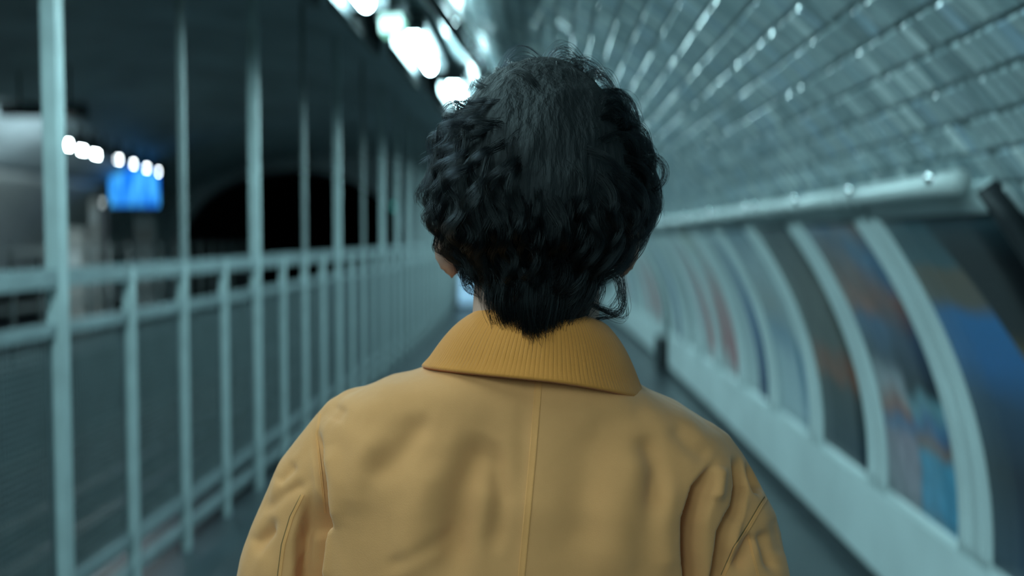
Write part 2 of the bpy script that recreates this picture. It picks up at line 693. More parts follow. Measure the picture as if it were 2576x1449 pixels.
def make_lamp(name, u0, s, z, length, mt, side, label, group, r=.047):
    p = empty(name, W(u0, s + length / 2, z + .12), (s + length / 2) / RAD)
    tag(p, label, 'lamp', group)
    h = length / 2
    # housing: top tray, inner cheek on the track side
    m = MB()
    m.box(-.11, .11, -h - .06, h + .06, -.045, 0, False)
    m.box(min(-.13 * side, -.11 * side), max(-.13 * side, -.11 * side), -h - .06, h + .06, -.165, 0, False)
    m.box(-.11, .11, -h - .06, -h - .045, -.11, -.045, False)
    m.box(-.11, .11, h + .045, h + .06, -.11, -.045, False)
    x = m.build('housing', M_house, None)
    x.parent = p
    d = MB()
    d.tube([(0, -h + q * h, -.095) for q in (0, .06, 1.94, 2)], [r * .75, r, r, r * .75], 10)
    x = d.build('diffuser', mt, None, True)
    fix_normals(x.data)
    x.parent = p
    for q in (-h * .6, h * .6):
        x = MB().box(-.015, .015, q - .015, q + .015, -.01, .16, False).build('hanger', M_house, None)
        x.parent = p
    return p


ordw = {1: 'half cut by the top edge of the picture', 2: 'long bright one just after the green exit lamp', 3: 'round bright one touching the hair'}
for i in range(-6, 9):
    s = 4.45 + 2.1 * i
    nm = {0: 'glowing tube lamp cut by the top edge of the picture',
          1: 'long glowing tube lamp just after the small green lamp',
          2: 'glowing tube lamp touching the outline of the dark hair'}.get(i, 'glowing tube lamp of the platform row hidden from view')
    if i < 0:
        nm = 'glowing tube lamp of the platform row behind the viewer'
    elif i > 2:
        nm = 'glowing tube lamp of the platform row behind the head'
    make_lamp('tube_lamp', lamp_u(s), s - .02, LZ, 1.26, M_tube, 1, nm, 'tube lamps over the platform')

for i in range(4):  # second row, added behind the viewer to even the light on the jacket
    make_lamp('tube_lamp', -.42, -2.0 - 2.1 * i, EYE + 1.09, 1.10, M_tube, 1, 'unseen tube lamp added behind the viewer to light the jacket', 'added tube lamps behind the viewer')

# continuous dark batten that carries the lamps and keeps their light off the track vault
m = MB()
for a in np.arange(S0, S1 - 2, 1.5):
    m.box(lamp_u(a) - .24, lamp_u(a) - .20, a, a + 1.5, LZ - .03, ZC + BZ * math.sqrt(1 - ((lamp_u(a) - .20 - UC) / AX) ** 2) - .02, True, 3)
o = empty('lamp_batten', W(lamp_u(6) - .17, 6, LZ))
tag(o, 'dark continuous batten running beside the platform tube lamps', 'batten')
m.build('board', M_house, o)
pts = [W(lamp_u(a) + .36, a, EYE + 1.255) for a in np.arange(S0, S1, 1.5)]
o = empty('cable_tray', pts[8])
tag(o, 'dark cable conduit running along the tiled ceiling beside the lamps', 'cable')
MB().tube(pts, .035, 10).build('conduit', M_tray, o, True)
MB().tube([p + Vector((.085, 0, -.02)) for p in pts], .018, 8).build('cable', M_tray, o, True)

o = empty('exit_lamp', W(lamp_u(6.0) + .0, 6.0, LZ + .1))
tag(o, 'small glowing green exit lamp between two white tube lamps', 'lamp')
MB().box(-1.03, -.85, 5.90, 6.08, LZ - .02, LZ + .08).build('housing', M_house, o)
MB().box(-1.01, -.87, 5.885, 5.90, LZ - .09, LZ - .0).build('face', M_green, o)
MB().box(-1.01, -.87, 5.90, 6.08, LZ - .09, LZ - .02).build('diffuser', M_green, o)

# opposite platform lamps
for i in range(7):
    s = (13.1, 13.78, 14.46, 15.7, 16.65, 17.65, 18.6)[i]
    u = -6.22 - .15 * (s - 12.5)
    make_lamp('tube_lamp', u, s, EYE + 1.24, .50 if i < 3 else .22, M_tube_far if i < 3 else M_tube_small, -1,
              ['leftmost white tube lamp over the opposite platform', 'second white tube lamp from the left over the opposite platform', 'third white tube lamp from the left over the opposite platform',
               'small white lamp above the left edge of the blue screen', 'second small white lamp above the blue screen', 'third small white lamp above the blue screen',
               'small white lamp above the right corner of the blue screen', 'small far white lamp beyond the blue screen', 'smallest far white lamp beyond the blue screen'][i],
              'lamps over the opposite platform', .047 if i < 3 else .022)
o = empty('exit_lamp', W(-6.28, 12.75, EYE + 1.45))
tag(o, 'small pale green lamp at the left end of the far lamp row', 'lamp')
MB().box(-6.33, -6.21, 12.70, 12.8, EYE + 1.22, EYE + 1.34).build('face', M_green, o)
MB().box(-6.34, -6.20, 12.69, 12.81, EYE + 1.34, EYE + 1.44).build('housing', M_house, o)

# ------------------------------------------------------------------ platform fence
fence = empty('platform_fence', W(-1.9, 3.75, 0))
tag(fence, 'pale steel fence with wire mesh and tall posts along the platform edge', 'fence')
FU, FS, FP = -1.90, 3.75, .655


def local_box(name, a, b, c, m):
    me = MB().box(-a, a, -b, b, 0, c, False)
    mesh = bpy.data.meshes.new(name)
    mesh.from_pydata(me.v, [], me.f)
    bm = bmesh.new()
    bm.from_mesh(mesh)
    bmesh.ops.bevel(bm, geom=[e for e in bm.edges], offset=.006, segments=2, affect='EDGES', profile=.7)
    bm.to_mesh(mesh)
    bm.free()
    mesh.materials.append(m)
    return mesh


def vault_z(u):
    return ZC + BZ * math.sqrt(1 - ((u - UC) / AX) ** 2)


HP = vault_z(FU) - .01
me_thick = local_box('post', .031, .031, HP, M_steel)
me_thin = local_box('post', .017, .017, HP, M_steel_thin)
me_short = local_box('post', .024, .024, EYE - .13, M_steel)
finv = fence.matrix_basis.inverted()


def put(name, me, parent, loc, rz):
    o = bpy.data.objects.new(name, me)
    COL.objects.link(o)
    o.parent = parent
    o.matrix_parent_inverse = Matrix.Translation(parent.location).inverted()
    o.location = loc
    o.rotation_euler = (0, 0, rz)
    return o


KS = range(-4, 31)
for kx in KS:
    s = FS + FP * kx
    if kx % 4 == 0 or (kx >= 12 and kx % 2 == 0):
        me = me_thick
    elif kx % 2 == 0:
        me = me_thin
        put('post', me_short, fence, W(FU, s, 0), s / RAD)
        s += .03
    else:
        me = me_short
    put('post' if me is me_short else 'tall_post', me, fence, W(FU, s, 0), s / RAD)
sa, sb = FS + FP * KS[0], FS + FP * KS[-1]
for nm, z0, z1, t in (('top_rail', EYE - .185, EYE - .115, .03), ('mesh_rail', EYE - .37, EYE - .325, .02), ('mesh_rail', EYE - 1.385, EYE - 1.335, .02), ('bottom_rail', EYE - 1.525, EYE - 1.475, .02)):
    MB().box(FU - t - .01, FU + t - .01, sa, sb, z0, z1).build(nm, M_steel_rail, fence)
# woven wire panel, shared mesh
m = MB()
ph, pw = 1.0, FP - .05
wr = .0022
for i in range(int(pw / .025)):
    y = -pw / 2 + .01 + i * .025
    m.box(-wr, wr, y - wr, y + wr, 0, ph, False)
for i in range(int(ph / .025)):
    z = .01 + i * .025
    m.box(-wr + .003, wr + .003, -pw / 2, pw / 2, z - wr, z + wr, False)
me = bpy.data.meshes.new('mesh_panel')
me.from_pydata(m.v, [], m.f)
me.materials.append(M_wire)
for kx in list(KS)[:-1]:
    s = FS + FP * (kx + .5)
    put('mesh_panel', me, fence, W(FU - .012, s, EYE - 1.36), s / RAD)

# ------------------------------------------------------------------ tracks
for j, uc in enumerate((-3.4, -5.45)):
    t = empty('railway_track', W(uc, 10, -1.15))
    tag(t, 'steel railway track next to the fenced platform' if j == 0 else 'steel railway track next to the opposite platform', 'track')
    for sgn in (-.72, .72):
        MB().box(uc + sgn - .03, uc + sgn + .03, S0, S1 + 12, -1.05, -.93).build('rail', M_rail, t)
    me = MB().box(-1.0, 1.0, -.11, .11, 0, .11, False)
    sm_ = bpy.data.meshes.new('sleeper')
    sm_.from_pydata(me.v, [], me.f)
    sm_.materials.append(M_sleeper)
    for i in range(36):
        s = 2 + i * .65
        put('sleeper', sm_, t, W(uc, s, -1.16), s / RAD)

# ------------------------------------------------------------------ opposite platform
f2 = empty('platform_fence', W(-6.7, 14, 0))
tag(f2, 'distant dim fence along the edge of the opposite platform', 'fence')
me_p = local_box('post', .025, .025, EYE - .10, M_steel_thin)
for i in range(20):
    s = 9.5 + i * .75
    put('post', me_p, f2, W(-6.75, s, 0), s / RAD)
for z in (EYE - .16, EYE - .9, .15):
    MB().box(-6.77, -6.73, 9.4, 23.9, z - .03, z + .03).build('rail', M_steel_thin, f2)

# glowing blue screen: placed between the opposite lamps and the end wall
def at(px, py, y):
    return P(px, py, y)


def screen_mat():
    m, nt, b = nodes('blue_screen')
    L = nt.links.new
    tc = nt.nodes.new('ShaderNodeTexCoord')
    mp = nt.nodes.new('ShaderNodeMapping')
    mp.inputs['Scale'].default_value = (6, 6, 1.2)
    L(tc.outputs['Object'], mp.inputs[0])
    n = nt.nodes.new('ShaderNodeTexNoise')
    n.inputs['Scale'].default_value = 1.6
    L(mp.outputs[0], n.inputs['Vector'])
    r = nt.nodes.new('ShaderNodeValToRGB')
    r.color_ramp.elements[0].position = .38
    r.color_ramp.elements[0].color = (.0, .16, .85, 1)
    r.color_ramp.elements[1].position = .66
    r.color_ramp.elements[1].color = (.07, .50, 1, 1)
    L(n.outputs[0], r.inputs[0])
    L(r.outputs[0], b.inputs['Emission Color'])
    b.inputs['Emission Strength'].default_value = 1.15
    b.inputs['Base Color'].default_value = (.01, .02, .05, 1)
    return m


YB = 19.5
c = at(338, 468, YB)
o = empty('display_screen', c, .15)
tag(o, 'glowing blue display screen under the far lamp row', 'screen')
hw, hh = 63 * YB / FPX, 50 * YB / FPX
for nm, b, mm in (('panel', (-hw, hw, -.03, .0, -hh, hh), screen_mat()), ('case', (-hw - .03, hw + .03, 0, .14, -hh - .03, hh + .03), M_dark), ('hanger', (-.03, .03, .04, .1, hh, hh + .9), M_dark)):
    x = MB().box(b[0], b[1], b[2], b[3], b[4], b[5], False).build(nm, mm)
    x.parent = o


def cab(name, px0, px1, py0, y, label, cat, mt, rows_=0, depth=.5):
    a = at(px0, py0, y)
    b = at(px1, py0, y)
    c = (a + b) / 2
    o = empty(name, (c.x, y, 0), .1)
    tag(o, label, cat)
    h = (b.x - a.x) / 2
    body = MB().box(-h, h, 0, depth, 0, a.z, False).build('body', mt)
    body.parent = o
    for i in range(rows_):
        z0 = .35 + (a.z - .45) * i / rows_
        x = MB().box(-h * .8, h * .8, -.02, 0, z0, z0 + (a.z - .45) / rows_ * .6, False).build('front_panel', M_white if i % 2 else M_cabinet)
        x.parent = o
    return o


cab('vending_machine', 222, 248, 500, 18.0, 'narrow pale vending machine on the opposite platform left of the blue screen', 'machine', M_cabinet, 6)
cab('ticket_machine', 338, 385, 535, 21.5, 'pale ticket machine below the blue screen on the opposite platform', 'machine', M_white, 3)
cab('locker_cabinet', 160, 205, 575, 16.5, 'low grey cabinet at the left end of the opposite platform', 'cabinet', M_cabinet, 2)

# dark hanging sign in front of the left lamps
c = at(105, 275, 11.5)
o = empty('hanging_sign', c, .1)
tag(o, 'dark suspended sign box above the far lamp row', 'sign')
for nm, b in (('box', (-.48, .48, 0, .18, -.07, .07)), ('hanger', (-.3, -.28, .08, .1, .07, 1.0)), ('hanger', (.28, .3, .08, .1, .07, 1.0))):
    x = MB().box(*b, False).build(nm, M_dark)
    x.parent = o

# signal lamps near the tunnel mouth


def signal(px, py, y, col, label, st=8.0, r=.055):
    c = at(px, py, y)
    base = -1.15 if c.x < -2.6 else 0.0
    o = empty('signal_lamp', (c.x, y, base))
    tag(o, label, 'signal')
    for nm, mm, me in (('pole', M_dark, MB().tube([(0, .08, 0), (0, .08, c.z - base)], .03, 8)),
                       ('case', M_dark, MB().box(-r * 1.7, r * 1.7, 0, .16, c.z - base - r * 2, c.z - base + r * 2, False)),
                       ('lens', emit('signal_' + label.split()[1], col, st), MB().ell((0, -.005, c.z - base), (r, r * .6, r), 16, 10))):
        x = me.build(nm, mm)
        x.parent = o


signal(645, 603, 24.0, (.02, .75, .65), 'small teal signal lamp beside a tall post in the tunnel mouth', 1.6)
signal(990, 520, 24.3, (.02, .6, .52), 'dim green signal lamp at the right side of the tunnel mouth', .7)
signal(603, 660, 21.0, (1.0, .86, .45), 'small yellowish signal lamp just above the fence rail', 2.2, .045)
signal(258, 510, 17.4, (.75, .9, .9), 'tiny whitish lamp left of the blue screen', 1.2, .04)

# pale blue glowing panel at the far end of the platform
c = at(1183, 742, 23.0)
o = empty('glow_panel', (c.x, 23.0, 0))
tag(o, 'pale blue glowing panel standing at the far platform end beside the neck', 'sign')
x = MB().box(-.30, .30, 0, .12, .08, .85, False).build('case', M_cabinet)
x.parent = o
x = MB().box(-.27, .27, -.02, 0, .12, .82, False).build('panel', emit('pale_blue_panel', (.25, .62, 1.0), .55))
x.parent = o
x = MB().box(-.33, .33, -.05, .17, 0, .08, False).build('foot', M_dark)
x.parent = o

# ================================================================== the man
def remesh(mb, voxel, smooth=6, fac=.5):
    me = bpy.data.meshes.new('tmp')
    me.from_pydata(mb.v, [], mb.f)
    fix_normals(me)
    o = bpy.data.objects.new('tmp', me)
    COL.objects.link(o)
    r = o.modifiers.new('r', 'REMESH')
    r.mode = 'VOXEL'
    r.voxel_size = voxel
    if smooth:
        q = o.modifiers.new('s', 'SMOOTH')
        q.iterations = smooth
        q.factor = fac
    dg = bpy.context.evaluated_depsgraph_get()
    out = bpy.data.meshes.new_from_object(o.evaluated_get(dg))
    bpy.data.objects.remove(o)
    return out


def co(me):
    a = np.empty(len(me.vertices) * 3)
    me.vertices.foreach_get('co', a)
    return a.reshape(-1, 3)


def vnorm(me):
    a = np.empty(len(me.vertices) * 3)
    me.vertex_normals.foreach_get('vector', a)
    return a.reshape(-1, 3)


def set_co(me, a):
    me.vertices.foreach_set('co', a.ravel())
    me.update()


O = P(1345, 940, .90) + Vector((0, .080, 0))           # neck base, inside the collar
ROLL = math.radians(5.4)                                # the right shoulder hangs lower
TR = Matrix.Translation(O) @ Matrix.Rotation(ROLL, 4, 'Y')


def T(x, y, z):
    return TR @ Vector((x, y, z))


H = P(1358, 472, .985)                                  # middle of the skull
SK = Vector((.078, .098, .106))

# ---- body (one continuous surface, mostly covered by the clothes)
M_skin = mat('skin', (.46, .26, .20), .5, .12, 30, .05, 300)
m = MB()
m.ell(H, SK, 28, 18)
m.ell(H + Vector((0, .035, -.055)), (.062, .072, .075), 20, 14)          # face and jaw
m.ell(H + Vector((0, .072, -.105)), (.030, .026, .022))                  # chin
m.cap(H + Vector((0, .098, -.018)), H + Vector((0, .116, -.048)), .009, .014)   # nose
for sx in (-1, 1):
    m.ell(H + Vector((sx * .033, .088, -.012)), (.014, .010, .010))      # eyes
    m.ell(H + Vector((sx * .035, .083, .008)), (.022, .014, .007))       # brows
    R_ = Matrix.Rotation(sx * .45, 3, 'Z')
    ex = 1.0 if sx < 0 else .93
    m.ell(H + Vector((sx * .088 * ex, .012, -.058)), (.008, .020, .033), 16, 12, R_)  # ears
    m.ell(H + Vector((sx * .097 * ex, .002, -.054)), (.006, .014, .028), 16, 12, R_)
m.ell(H + Vector((0, .101, -.070)), (.024, .010, .006))                  # lips
m.ell(H + Vector((0, .099, -.079)), (.021, .010, .006))
nb = T(0, -.004, -.03)
m.cap(H + Vector((-.002, .004, -.06)), nb, .061, .066, 20)                   # neck
m.ell(T(0, .02, -.12), (.15, .080, .075))
m.ell(T(0, .02, -.22), (.175, .105, .20))
m.ell(T(0, .02, -.45), (.155, .10, .18))
hipz = .93
m.ell((O.x - .03, O.y + .02, hipz + .02), (.165, .11, .13))


def limb(pts):
    for (a, ra), (b, rb) in zip(pts[:-1], pts[1:]):
        m.cap(a, b, ra, rb, 14)


HANDS = []
for sx in (-1, 1):
    sh = T(sx * .150, .015, -.125)
    el = T(sx * .225, .01, -.37)
    wr_ = T(sx * .235, .075, -.60)
    limb([(sh, .044), (el, .040), (wr_, .028)])
    HANDS.append((sx, wr_, (wr_ - el).normalized()))
for sx, wr_, d in HANDS:
    side = Vector((sx, 0, 0))
    fw = d.cross(side).normalized() * (1 if d.cross(side).y > 0 else -1)
    palm = wr_ + d * .055
    m.ell(palm, (.016, .040, .05), 16, 12, Matrix.Rotation(-.25, 3, 'X'))
    for i, (off, ln) in enumerate(((.032, .072), (.011, .080), (-.010, .075), (-.030, .058))):
        a = wr_ + d * .085 + fw * off
        b = a + d * ln * .5 - side * .006
        c_ = b + d * ln * .45 - side * .022
        limb([(a, .0098), (b, .009), (c_, .0078)])
    a = wr_ + d * .035 + fw * .033
    b = a + d * .030 + fw * .026 - side * .006
    c_ = b + d * .030 + fw * .006 - side * .010
    limb([(a, .013), (b, .011), (c_, .009)])
LEG = []
for sx, yk, ya in ((-1, .06, -.10), (1, .10, .22)):
    hp = Vector((O.x - .03 + sx * .085, O.y + .02, hipz))
    kn = Vector((O.x - .03 + sx * .095, O.y + .02 + yk, .50))
    an = Vector((O.x - .03 + sx * .095, O.y + .02 + ya, .09))
    limb([(hp, .085), (kn, .056), (an, .040)])
    m.cap(an + Vector((0, -.02, -.05)), an + Vector((0, .14, -.055)), .033, .028)
    LEG.append((hp, kn, an))
bme = remesh(m, .005, 3, .5)
person = link('person', bme, M_skin, None, True)
tag(person, 'person with dark wavy hair in an ochre jacket seen from behind', 'person')

# ---- jacket
m = MB()
prof_t = [(.020, .055, .062, 0), (.002, .078, .074, 0), (-.014, .110, .082, .002), (-.031, .152, .090, .004), (-.050, .188, .098, .008), (-.075, .210, .106, .010), (-.115, .221, .118, .012),
          (-.20, .216, .126, .014), (-.32, .210, .130, .016), (-.50, .212, .130, .018), (-.70, .222, .136, .02)]
rings = []
for (z, wx, wy, yc) in prof_t:
    r = []
    for i in range(48):
        t = 2 * math.pi * i / 48
        c_, s_ = math.cos(t), math.sin(t)
        e = .80
        r.append(T(wx * math.copysign(abs(c_) ** e, c_), yc + wy * math.copysign(abs(s_) ** e, s_), z))
    rings.append(r)
m.loft(rings)
for sx in (-1, 1):
    pts = [(T(sx * .162, .012, -.100), .060), (T(sx * .194, .012, -.16), .067), (T(sx * .212, .012, -.23), .069), (T(sx * .232, .014, -.38), .062), (T(sx * .240, .075, -.585), .050)]
    for (a, ra), (b, rb) in zip(pts[:-1], pts[1:]):
        m.cap(a, b, ra, rb, 20)
jme = remesh(m, .0030, 26, .5)

# folds of the cloth: grooves and ridges that follow lines on the back and sleeves
FOLDS = [
    # polyline, width px, depth m
    ([(826, 1120), (845, 1220), (850, 1330)], 22, .004),
    ([(800, 1340), (805, 1460)], 22, .004),
    ([(690, 1215), (742, 1165)], 14, -.003), ([(655, 1290), (715, 1240), (770, 1215)], 16, -.003), ([(628, 1370), (690, 1330)], 16, -.003),
    ([(1075, 1040), (1010, 1130), (930, 1210)], 34, -.0035), ([(960, 1080), (900, 1180), (880, 1300)], 40, .003),
    ([(1215, 1090), (1165, 1230), (1130, 1460)], 40, -.0075), ([(1095, 1150), (1050, 1300), (1040, 1460)], 50, .004), ([(1240, 1110), (1262, 1250), (1240, 1400)], 26, -.0045), ([(1150, 1330), (1060, 1390), (960, 1430)], 20, -.0016), ([(1620, 1090), (1650, 1180), (1640, 1300)], 26, -.004), ([(690, 1300), (640, 1400)], 16, -.003), ([(1920, 1330), (1950, 1440)], 18, -.006),
    ([(1500, 1060), (1480, 1200), (1440, 1420)], 50, -.003), ([(1610, 1120), (1570, 1290), (1540, 1460)], 60, .004),
    ([(1690, 1200), (1672, 1330), (1680, 1460)], 34, .005),
    ([(1815, 1170), (1800, 1260)], 18, .005),
    ([(1868, 1240), (1848, 1330), (1835, 1400)], 16, .004),
    ([(1900, 1340), (1850, 1440)], 18, -.006), ([(1950, 1300), (1975, 1400)], 20, -.003), ([(1690, 1060), (1740, 1120), (1790, 1150)], 26, -.003),
    ([(1640, 1030), (1560, 1060), (1480, 1065)], 30, -.0015), ([(860, 1020), (840, 1060)], 20, -.002),
    ([(1325, 960), (1310, 1200), (1285, 1460)], 26, -.0015),
]
V = co(jme)
N = vnorm(jme)
qx, qy = project(V)
back = np.clip((-N[:, 1] + .05) / .35, 0, 1)
disp = np.zeros(len(V))
for pl, wd, dp in FOLDS:
    best = np.full(len(V), 1e9)
    tt = np.zeros(len(V))
    tot = len(pl) - 1
    for i in range(tot):
        a = np.array(pl[i], float)
        b = np.array(pl[i + 1], float)
        ab = b - a
        t = np.clip(((qx - a[0]) * ab[0] + (qy - a[1]) * ab[1]) / (ab @ ab), 0, 1)
        d = np.hypot(qx - a[0] - t * ab[0], qy - a[1] - t * ab[1])
        upd = d < best
        best = np.where(upd, d, best)
        tt = np.where(upd, (i + t) / tot, tt)
    env = np.clip(np.minimum(tt, 1 - tt) / .22 + .15, 0, 1)
    disp += dp * 1.5 * np.exp(-(best / wd) ** 2) * env
STEPS = [
    # polyline from the top down, sharp side px, recovery px, depth, side on which the cloth drops (+1 right)
    ([(1812, 1150), (1752, 1230), (1728, 1310), (1728, 1400), (1740, 1480)], 8, 32, -.048, 1),
    ([(1862, 1250), (1815, 1340), (1798, 1480)], 7, 21, -.032, 1),
    ([(1850, 1135), (1862, 1220), (1848, 1295)], 7, 14, -.028, 1),
    ([(1886, 1150), (1905, 1230)], 7, 12, -.022, 1),
    ([(793, 1070), (803, 1150), (815, 1230), (828, 1320)], 7, 11, -.030, -1),
    ([(822, 1230), (808, 1340), (800, 1500)], 8, 22, -.030, -1),
    ([(786, 1220), (756, 1360), (752, 1500)], 9, 26, -.016, 1),
]
for pl, wl, wr2, dp, sd_ in STEPS:
    best = np.full(len(V), 1e9)
    sg = np.zeros(len(V))
    tt = np.zeros(len(V))
    tot = len(pl) - 1
    for i in range(tot):
        a = np.array(pl[i], float)
        b = np.array(pl[i + 1], float)
        ab = b - a
        t = np.clip(((qx - a[0]) * ab[0] + (qy - a[1]) * ab[1]) / (ab @ ab), 0, 1)
        d = np.hypot(qx - a[0] - t * ab[0], qy - a[1] - t * ab[1])
        cr = -(ab[0] * (qy - a[1]) - ab[1] * (qx - a[0])) * sd_
        upd = d < best
        best = np.where(upd, d, best)
        sg = np.where(upd, np.sign(cr), sg)
        tt = np.where(upd, (i + t) / tot, tt)
    env = np.clip(np.minimum(tt / .5, (1.2 - tt) / .35), 0, 1)
    env = env * env * (3 - 2 * env)
    disp += dp * np.where(sg > 0, np.exp(-(best / wr2) ** 3), np.exp(-(best / wl) ** 2)) * env
disp *= back
# broad soft drape and small crumple
dr = np.array([noise.noise(Vector((p[0] * 16, p[1] * 10, p[2] * 5))) * .0034 + noise.noise(Vector((p[0] * 38 + p[2] * 12, p[1] * 30, p[2] * 22))) * .0013 + noise.noise(Vector((p[0] * 90, p[1] * 90, p[2] * 70))) * .0003 for p in V])
set_co(jme, V + N * (disp + dr)[:, None])


def cloth_mat(name, c1, c2, weave=900.0, strength=.25, rough=.85):
    m, nt, b = nodes(name)
    L = nt.links.new
    tc = nt.nodes.new('ShaderNodeTexCoord')
    n = nt.nodes.new('ShaderNodeTexNoise')
    n.inputs['Scale'].default_value = 14
    n.inputs['Detail'].default_value = 8
    n.inputs['Roughness'].default_value = .65
    L(tc.outputs['Object'], n.inputs['Vector'])
    r = nt.nodes.new('ShaderNodeValToRGB')
    r.color_ramp.elements[0].position, r.color_ramp.elements[0].color = .3, (*c2, 1)
    r.color_ramp.elements[1].position, r.color_ramp.elements[1].color = .7, (*c1, 1)
    L(n.outputs[0], r.inputs[0])
    L(r.outputs[0], b.inputs['Base Color'])
    b.inputs['Roughness'].default_value = rough
    b.inputs['Specular IOR Level'].default_value = .2
    b.inputs['Sheen Weight'].default_value = .15
    w2 = nt.nodes.new('ShaderNodeTexNoise')
    w2.inputs['Scale'].default_value = weave
    L(tc.outputs['Object'], w2.inputs['Vector'])
    bp = nt.nodes.new('ShaderNodeBump')
    bp.inputs['Strength'].default_value = strength
    bp.inputs['Distance'].default_value = .001
    L(w2.outputs[0], bp.inputs['Height'])
    L(bp.outputs[0], b.inputs['Normal'])
    return m


M_jacket = cloth_mat('ochre_canvas', (.61, .252, .092), (.55, .226, .081))
M_seam = cloth_mat('ochre_canvas_seam', (.68, .27, .09), (.61, .24, .075))
M_cord = cloth_mat('ochre_corduroy', (.57, .195, .036), (.51, .172, .030), 1200)
M_thread = mat('brown_thread', (.20, .10, .03), .8, .1, 30)
M_trouser = cloth_mat('navy_cotton', (.02, .025, .04), (.015, .02, .032))
M_shoe = mat('black_leather', (.02, .018, .017), .35, .2, 20)
jacket = link('jacket', jme, M_jacket, person, True)
tag(jacket, 'ochre canvas work jacket')

bvh = BVHTree.FromPolygons([tuple(v_.co) for v_ in jme.vertices], [tuple(p_.vertices) for p_ in jme.polygons])
ORG = Vector((0, 0, EYE))


def on_jacket(px, py, lift=.0):
    d = ray(px, py).normalized()
    loc, nor, _, _ = bvh.ray_cast(ORG, d)
    if loc is None:
        return None
    return loc + nor * lift, nor


def resample(pl, n):
    pl = np.array(pl, float)
    L_ = np.concatenate([[0], np.cumsum(np.linalg.norm(np.diff(pl, axis=0), axis=1))])
    t = np.linspace(0, L_[-1], n)
    return np.stack([np.interp(t, L_, pl[:, 0]), np.interp(t, L_, pl[:, 1])], 1)


def seam_strip(name, pl, wpx, lift, m, parent, n=60):
    """flat raised strip of cloth lying on the jacket along a line"""
    pts = resample(pl, n)
    rows_ = []
    prof_ = ((-1, 0), (-.8, 1), (-.4, .75), (.4, .75), (.8, 1), (1, 0))
    for i, p in enumerate(pts):
        d = pts[min(i + 1, n - 1)] - pts[max(i - 1, 0)]
        d /= np.linalg.norm(d)
        nrm = np.array([d[1], -d[0]])
        r = []
        for (o_, h_) in prof_:
            q = p + nrm * o_ * wpx / 2
            hit = on_jacket(q[0], q[1], -.0006 + h_ * lift)
            r.append(hit[0] if hit else None)
        if all(x is not None for x in r):
            rows_.append(r)
    mb = MB()
    k_ = len(prof_)
    v_ = [x for r in rows_ for x in r]
    f_ = []
    for i in range(len(rows_) - 1):
        if (rows_[i + 1][0] - rows_[i][0]).length > .03:
            continue
        for j in range(k_ - 1):
            f_.append((i * k_ + j, i * k_ + j + 1, (i + 1) * k_ + j + 1, (i + 1) * k_ + j))
    mb.add(v_, f_)
    return mb.build(name, m, parent, True)


seam_strip('back_seam', [(1357, 938), (1340, 1150), (1330, 1260), (1312, 1449), (1300, 1600)], 21, .0013, M_seam, jacket, 90)
for x0, wd in ((-7, 2.2), (8, 2.2)):
    seam_strip('stitching', [(1357 + x0, 938), (1340 + x0, 1150), (1330 + x0, 1260), (1312 + x0, 1449), (1300 + x0, 1600)], wd, .0012, M_thread, jacket, 90)
seam_strip('armhole_seam', [(806, 1035), (796, 1090), (806, 1180), (818, 1290)], 7, .0012, M_seam, jacket, 50)
seam_strip('sleeve_seam', [(762, 1245), (735, 1300), (714, 1370), (704, 1449)], 9, .0012, M_seam, jacket, 50)
seam_strip('stitching', [(757, 1245), (729, 1300), (708, 1370), (698, 1449)], 2.2, .0010, M_thread, jacket, 50)
seam_strip('armhole_seam', [(1953, 1218), (1918, 1268), (1885, 1325), (1850, 1380), (1820, 1449)], 10, .0013, M_seam, jacket, 60)
seam_strip('stitching', [(1947, 1216), (1912, 1266), (1879, 1322), (1844, 1377), (1814, 1446)], 2.2, .0011, M_thread, jacket, 60)
seam_strip('sleeve_seam', [(1882, 1345), (1895, 1400), (1908, 1449)], 8, .0012, M_seam, jacket, 40)

# ---- corduroy collar
nphi, nv_ = 1100, 34
v, f = [], []


def collar_pt(ph, q, lift=0.0):
    """ph: angle round the neck, 0 at the nape; q -.35 (inside) .. 0 (fold) .. 1 (outer edge)"""
    c_, s_ = math.cos(ph), math.sin(ph)
    fr = (1 - c_) / 2
    zt = .056 - .030 * fr
    rt = (.0635, .060)
    zb = -.004 - .010 * max(0, s_) ** 2 - .012 * min(1, fr * 2) - .060 * max(0, fr - .5) * 2
    rb = (.111, .0985)
    if q >= 0:
        e = q ** .92
        g = q + .10 * math.sin(math.pi * q)
        x = (rt[0] + (rb[0] - rt[0]) * e) * s_
        y = -(rt[1] + (rb[1] - rt[1]) * e) * c_
        z = zt + (zb - zt) * q + .010 * math.sin(math.pi * min(1, q * 1.2)) * .6
    else:
        k_ = -q
        x = (rt[0] - .004 * min(1, k_ * 6)) * s_
        y = -(rt[1] - .004 * min(1, k_ * 6)) * c_
        z = zt - k_ * .10
    r_ = Vector((s_, -c_, .35)).normalized()
    return Vector((x, y, z)) + r_ * lift


PH = 2.55
for j in range(nv_ + 1):
    q = -.35 + 1.35 * j / nv_
    for i in range(nphi + 1):
        ph = -PH + 2 * PH * i / nphi
        wale = .00030 * abs(math.sin(ph * 80.0)) if -.02 < q < .985 else 0.0
        wob = .0012 * math.sin(ph * 3.1 + 1) * max(0, q)
        v.append(T(*(collar_pt(ph, q, wale + wob) + Vector((0, .004, 0)))))
for j in range(nv_):
    for i in range(nphi):
        a = j * (nphi + 1) + i
        f.append((a, a + nphi + 1, a + nphi + 2, a + 1))
me = bpy.data.meshes.new('collar')
me.from_pydata(v, [], f)
fix_normals(me)
collar = link('collar', me, M_cord, jacket, True)
sm = collar.modifiers.new('thickness', 'SOLIDIFY')
sm.thickness = .0045
sm.offset = 0
tag(collar, 'ochre corduroy collar')

